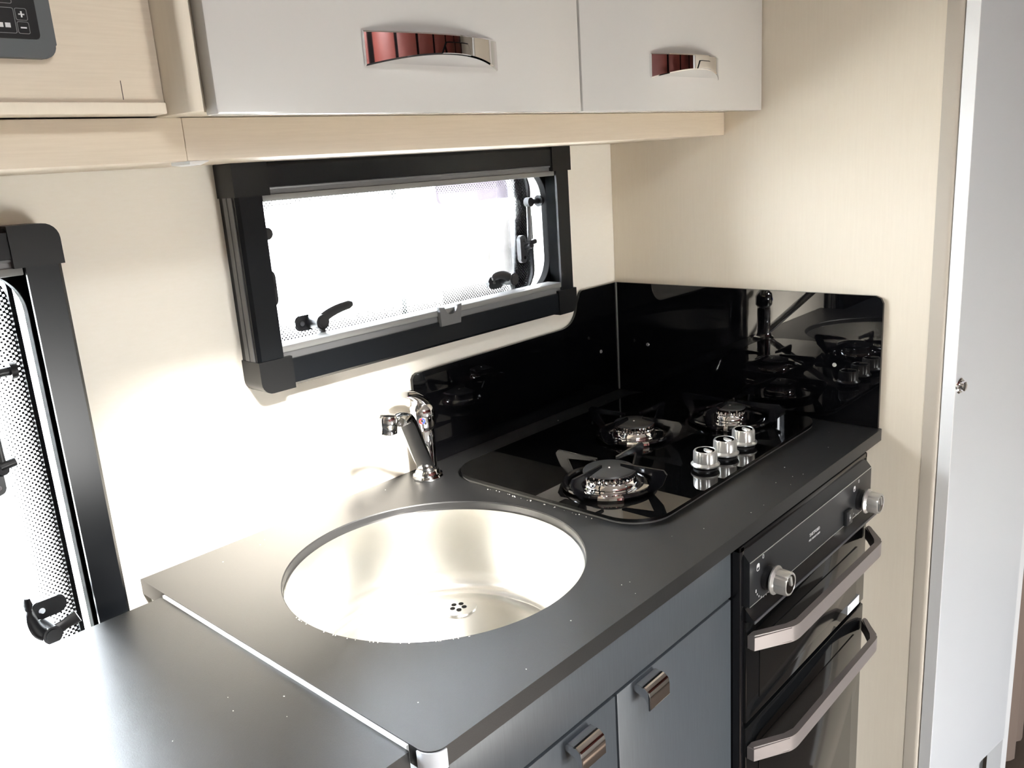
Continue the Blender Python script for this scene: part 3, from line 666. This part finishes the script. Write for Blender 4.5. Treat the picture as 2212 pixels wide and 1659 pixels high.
# visor over the grill door
obj('visor', prism(bmesh.new(), [(-.502, -.1070), (-.526, -.1070), (-.5405, -.1235), (-.5405, -.1265), (-.527, -.1270), (-.502, -.1270)], 'x', X0 + .0085, X1 + .010), OVEN, ov, smooth=20)
obj('visor_lip', B(X0 + .0085, X1 + .010, -.5420, -.5404, -.1272, -.1232, .0005), mat('grey_lip', (.10, .10, .11), .3, .4), ov)
def oven_door(z1, z0, hz):
    d = obj('oven_door', B(X0 + .0085, X1 - .003, -.530, -.508, z0, z1, .002), OVENG, ov)
    obj('door_window', B(X0 + .045, X1 - .040, -.5312, -.5299, z0 + .022, z1 - .040, .0004), OVENW, d)
    # bowed bar: ends sloping forward, straight middle
    xa, xb = X0 + .0100, X1 - .0020; yf = -.531; yo = -.572; th = .0065; zz0, zz1 = hz - .0112, hz + .0112
    outer = [(xa, yf), (xa, yf - .010)] + [(q.x, q.y) for q in bez([(xa + .050, yo + .004), (xa + .058, yo), (xa + .072, yo)], 5)] + [(q.x, q.y) for q in bez([(xb - .060, yo), (xb - .046, yo), (xb - .040, yo + .005)], 5)] + [(xb, yf - .006), (xb, yf)]
    inner = [(xb - .009, yf), (xb - .044, yo + .012), (xb - .058, yo + th), (xa + .070, yo + th), (xa + .052, yo + .012), (xa + .012, yf)]
    obj('handle', prism(bmesh.new(), outer + inner, 'z', zz0, zz1, bev=.0022), MAUVE, d, smooth=30)
    return d
g1 = oven_door(-.1285, -.2790, -.1565)
obj('sticker', B(-.1330, -.0860, -.5306, -.5299, -.2765, -.2610), mat('white_sticker', (.72, .75, .76), .5), g1)
obj('sticker_print', box(box(box(bmesh.new(), -.1300, -.1285, -.5308, -.5304, -.2725, -.2650), -.1270, -.1262, -.5308, -.5304, -.2725, -.2650), -.1245, -.1233, -.5308, -.5304, -.2725, -.2650), mat('grey_ink', (.35, .37, .38), .6), g1)
oven_door(-.2860, -.6100, -.3230)
# ------------------------------------------------------------------ crumbs
bm = bmesh.new()
def crumb(x, y, r, z=.0):
    M = Matrix.Translation((x, y, z + r * .5)) @ Matrix.Rotation(random.random() * 3, 4, 'Z') @ Matrix.Diagonal((1, .7, .6, 1)); bmesh.ops.create_icosphere(bm, subdivisions=1, radius=r, matrix=M)
for k in range(26): crumb(-.549 - random.random() * .004, -.15 - random.random() * .20, .0005 + random.random() * .0007)
for k in range(30): crumb(random.uniform(-.98, -.05), random.choice((random.uniform(-.515, -.46), random.uniform(-.06, -.02))), .0004 + random.random() * .0005)
for k in range(22):
    a = R(random.uniform(170, 240)); crumb(SC.x + (SR + .003) * math.cos(a), SC.y + (SR + .003) * math.sin(a), .0005 + random.random() * .0005)
tag(obj('dust_specks', bm, CRUMB), 'tiny white dust specks and crumbs scattered on the worktop', 'dust', kind='stuff')
bm = bmesh.new()
for k in range(14): crumb(random.uniform(-1.3, -1.02), random.uniform(-.48, -.1), .0004 + random.random() * .0006, -.004)
tag(obj('dust_specks', bm, CRUMB), 'few tiny white dust specks on the table flap', 'dust', kind='stuff')

# ------------------------------------------------------------------ behind the camera: invented lockers added for the chrome to reflect
wd = thing('added_reflection_locker', 'invented row of red-brown overhead lockers, added to reflect red in the chrome handles', 'locker', (-.4, -2.0, .35))
obj('body', B(-1.72, 1.32, YF + .002, -1.90, .30, ZC - .002), DARK, wd)
for i in range(7): obj('door', B(-1.70 + i * .43, -1.325 + i * .43, -1.90, -1.885, .31, ZC - .02, .002), REDW, wd)
# ------------------------------------------------------------------ outside
tag(obj('ground', B(-12, 12, -12, 14, -1.45, -1.4), GRAVEL, smooth=0), 'pale gravel ground outside', kind='structure')
vn = thing('neighbour_van', 'white camper parked outside beyond the kitchen window', 'vehicle', (1.2, 2.6, -1.4))
obj('body', B(.80, 5.2, 1.62, 3.9, -1.0, 1.3, .06, 4), VANW, vn)
obj('window_band', prism(bmesh.new(), rrect(1.03, 1.95, .31, .56, .03, 4), 'y', 1.605, 1.621), VANG, vn)
obj('panel_joint', B(.80, .815, 1.612, 1.622, -.9, 1.5), mat('pale_joint', (.03, .033, .032), .7, spec=.1), vn)
obj('lower_panel', B(1.02, 2.6, 1.612, 1.622, -.75, .215, .004), mat('lower_panel_grey', (.028, .027, .026), .8, spec=.1, grain=((5, 5, 7), .9, (.065, .062, .06))), vn)
for x in (1.7, 4.3):
    obj('wheel', cyl(bmesh.new(), (x, 1.65, -1.08), (x, 1.85, -1.08), .32, n=32), RUB, vn)
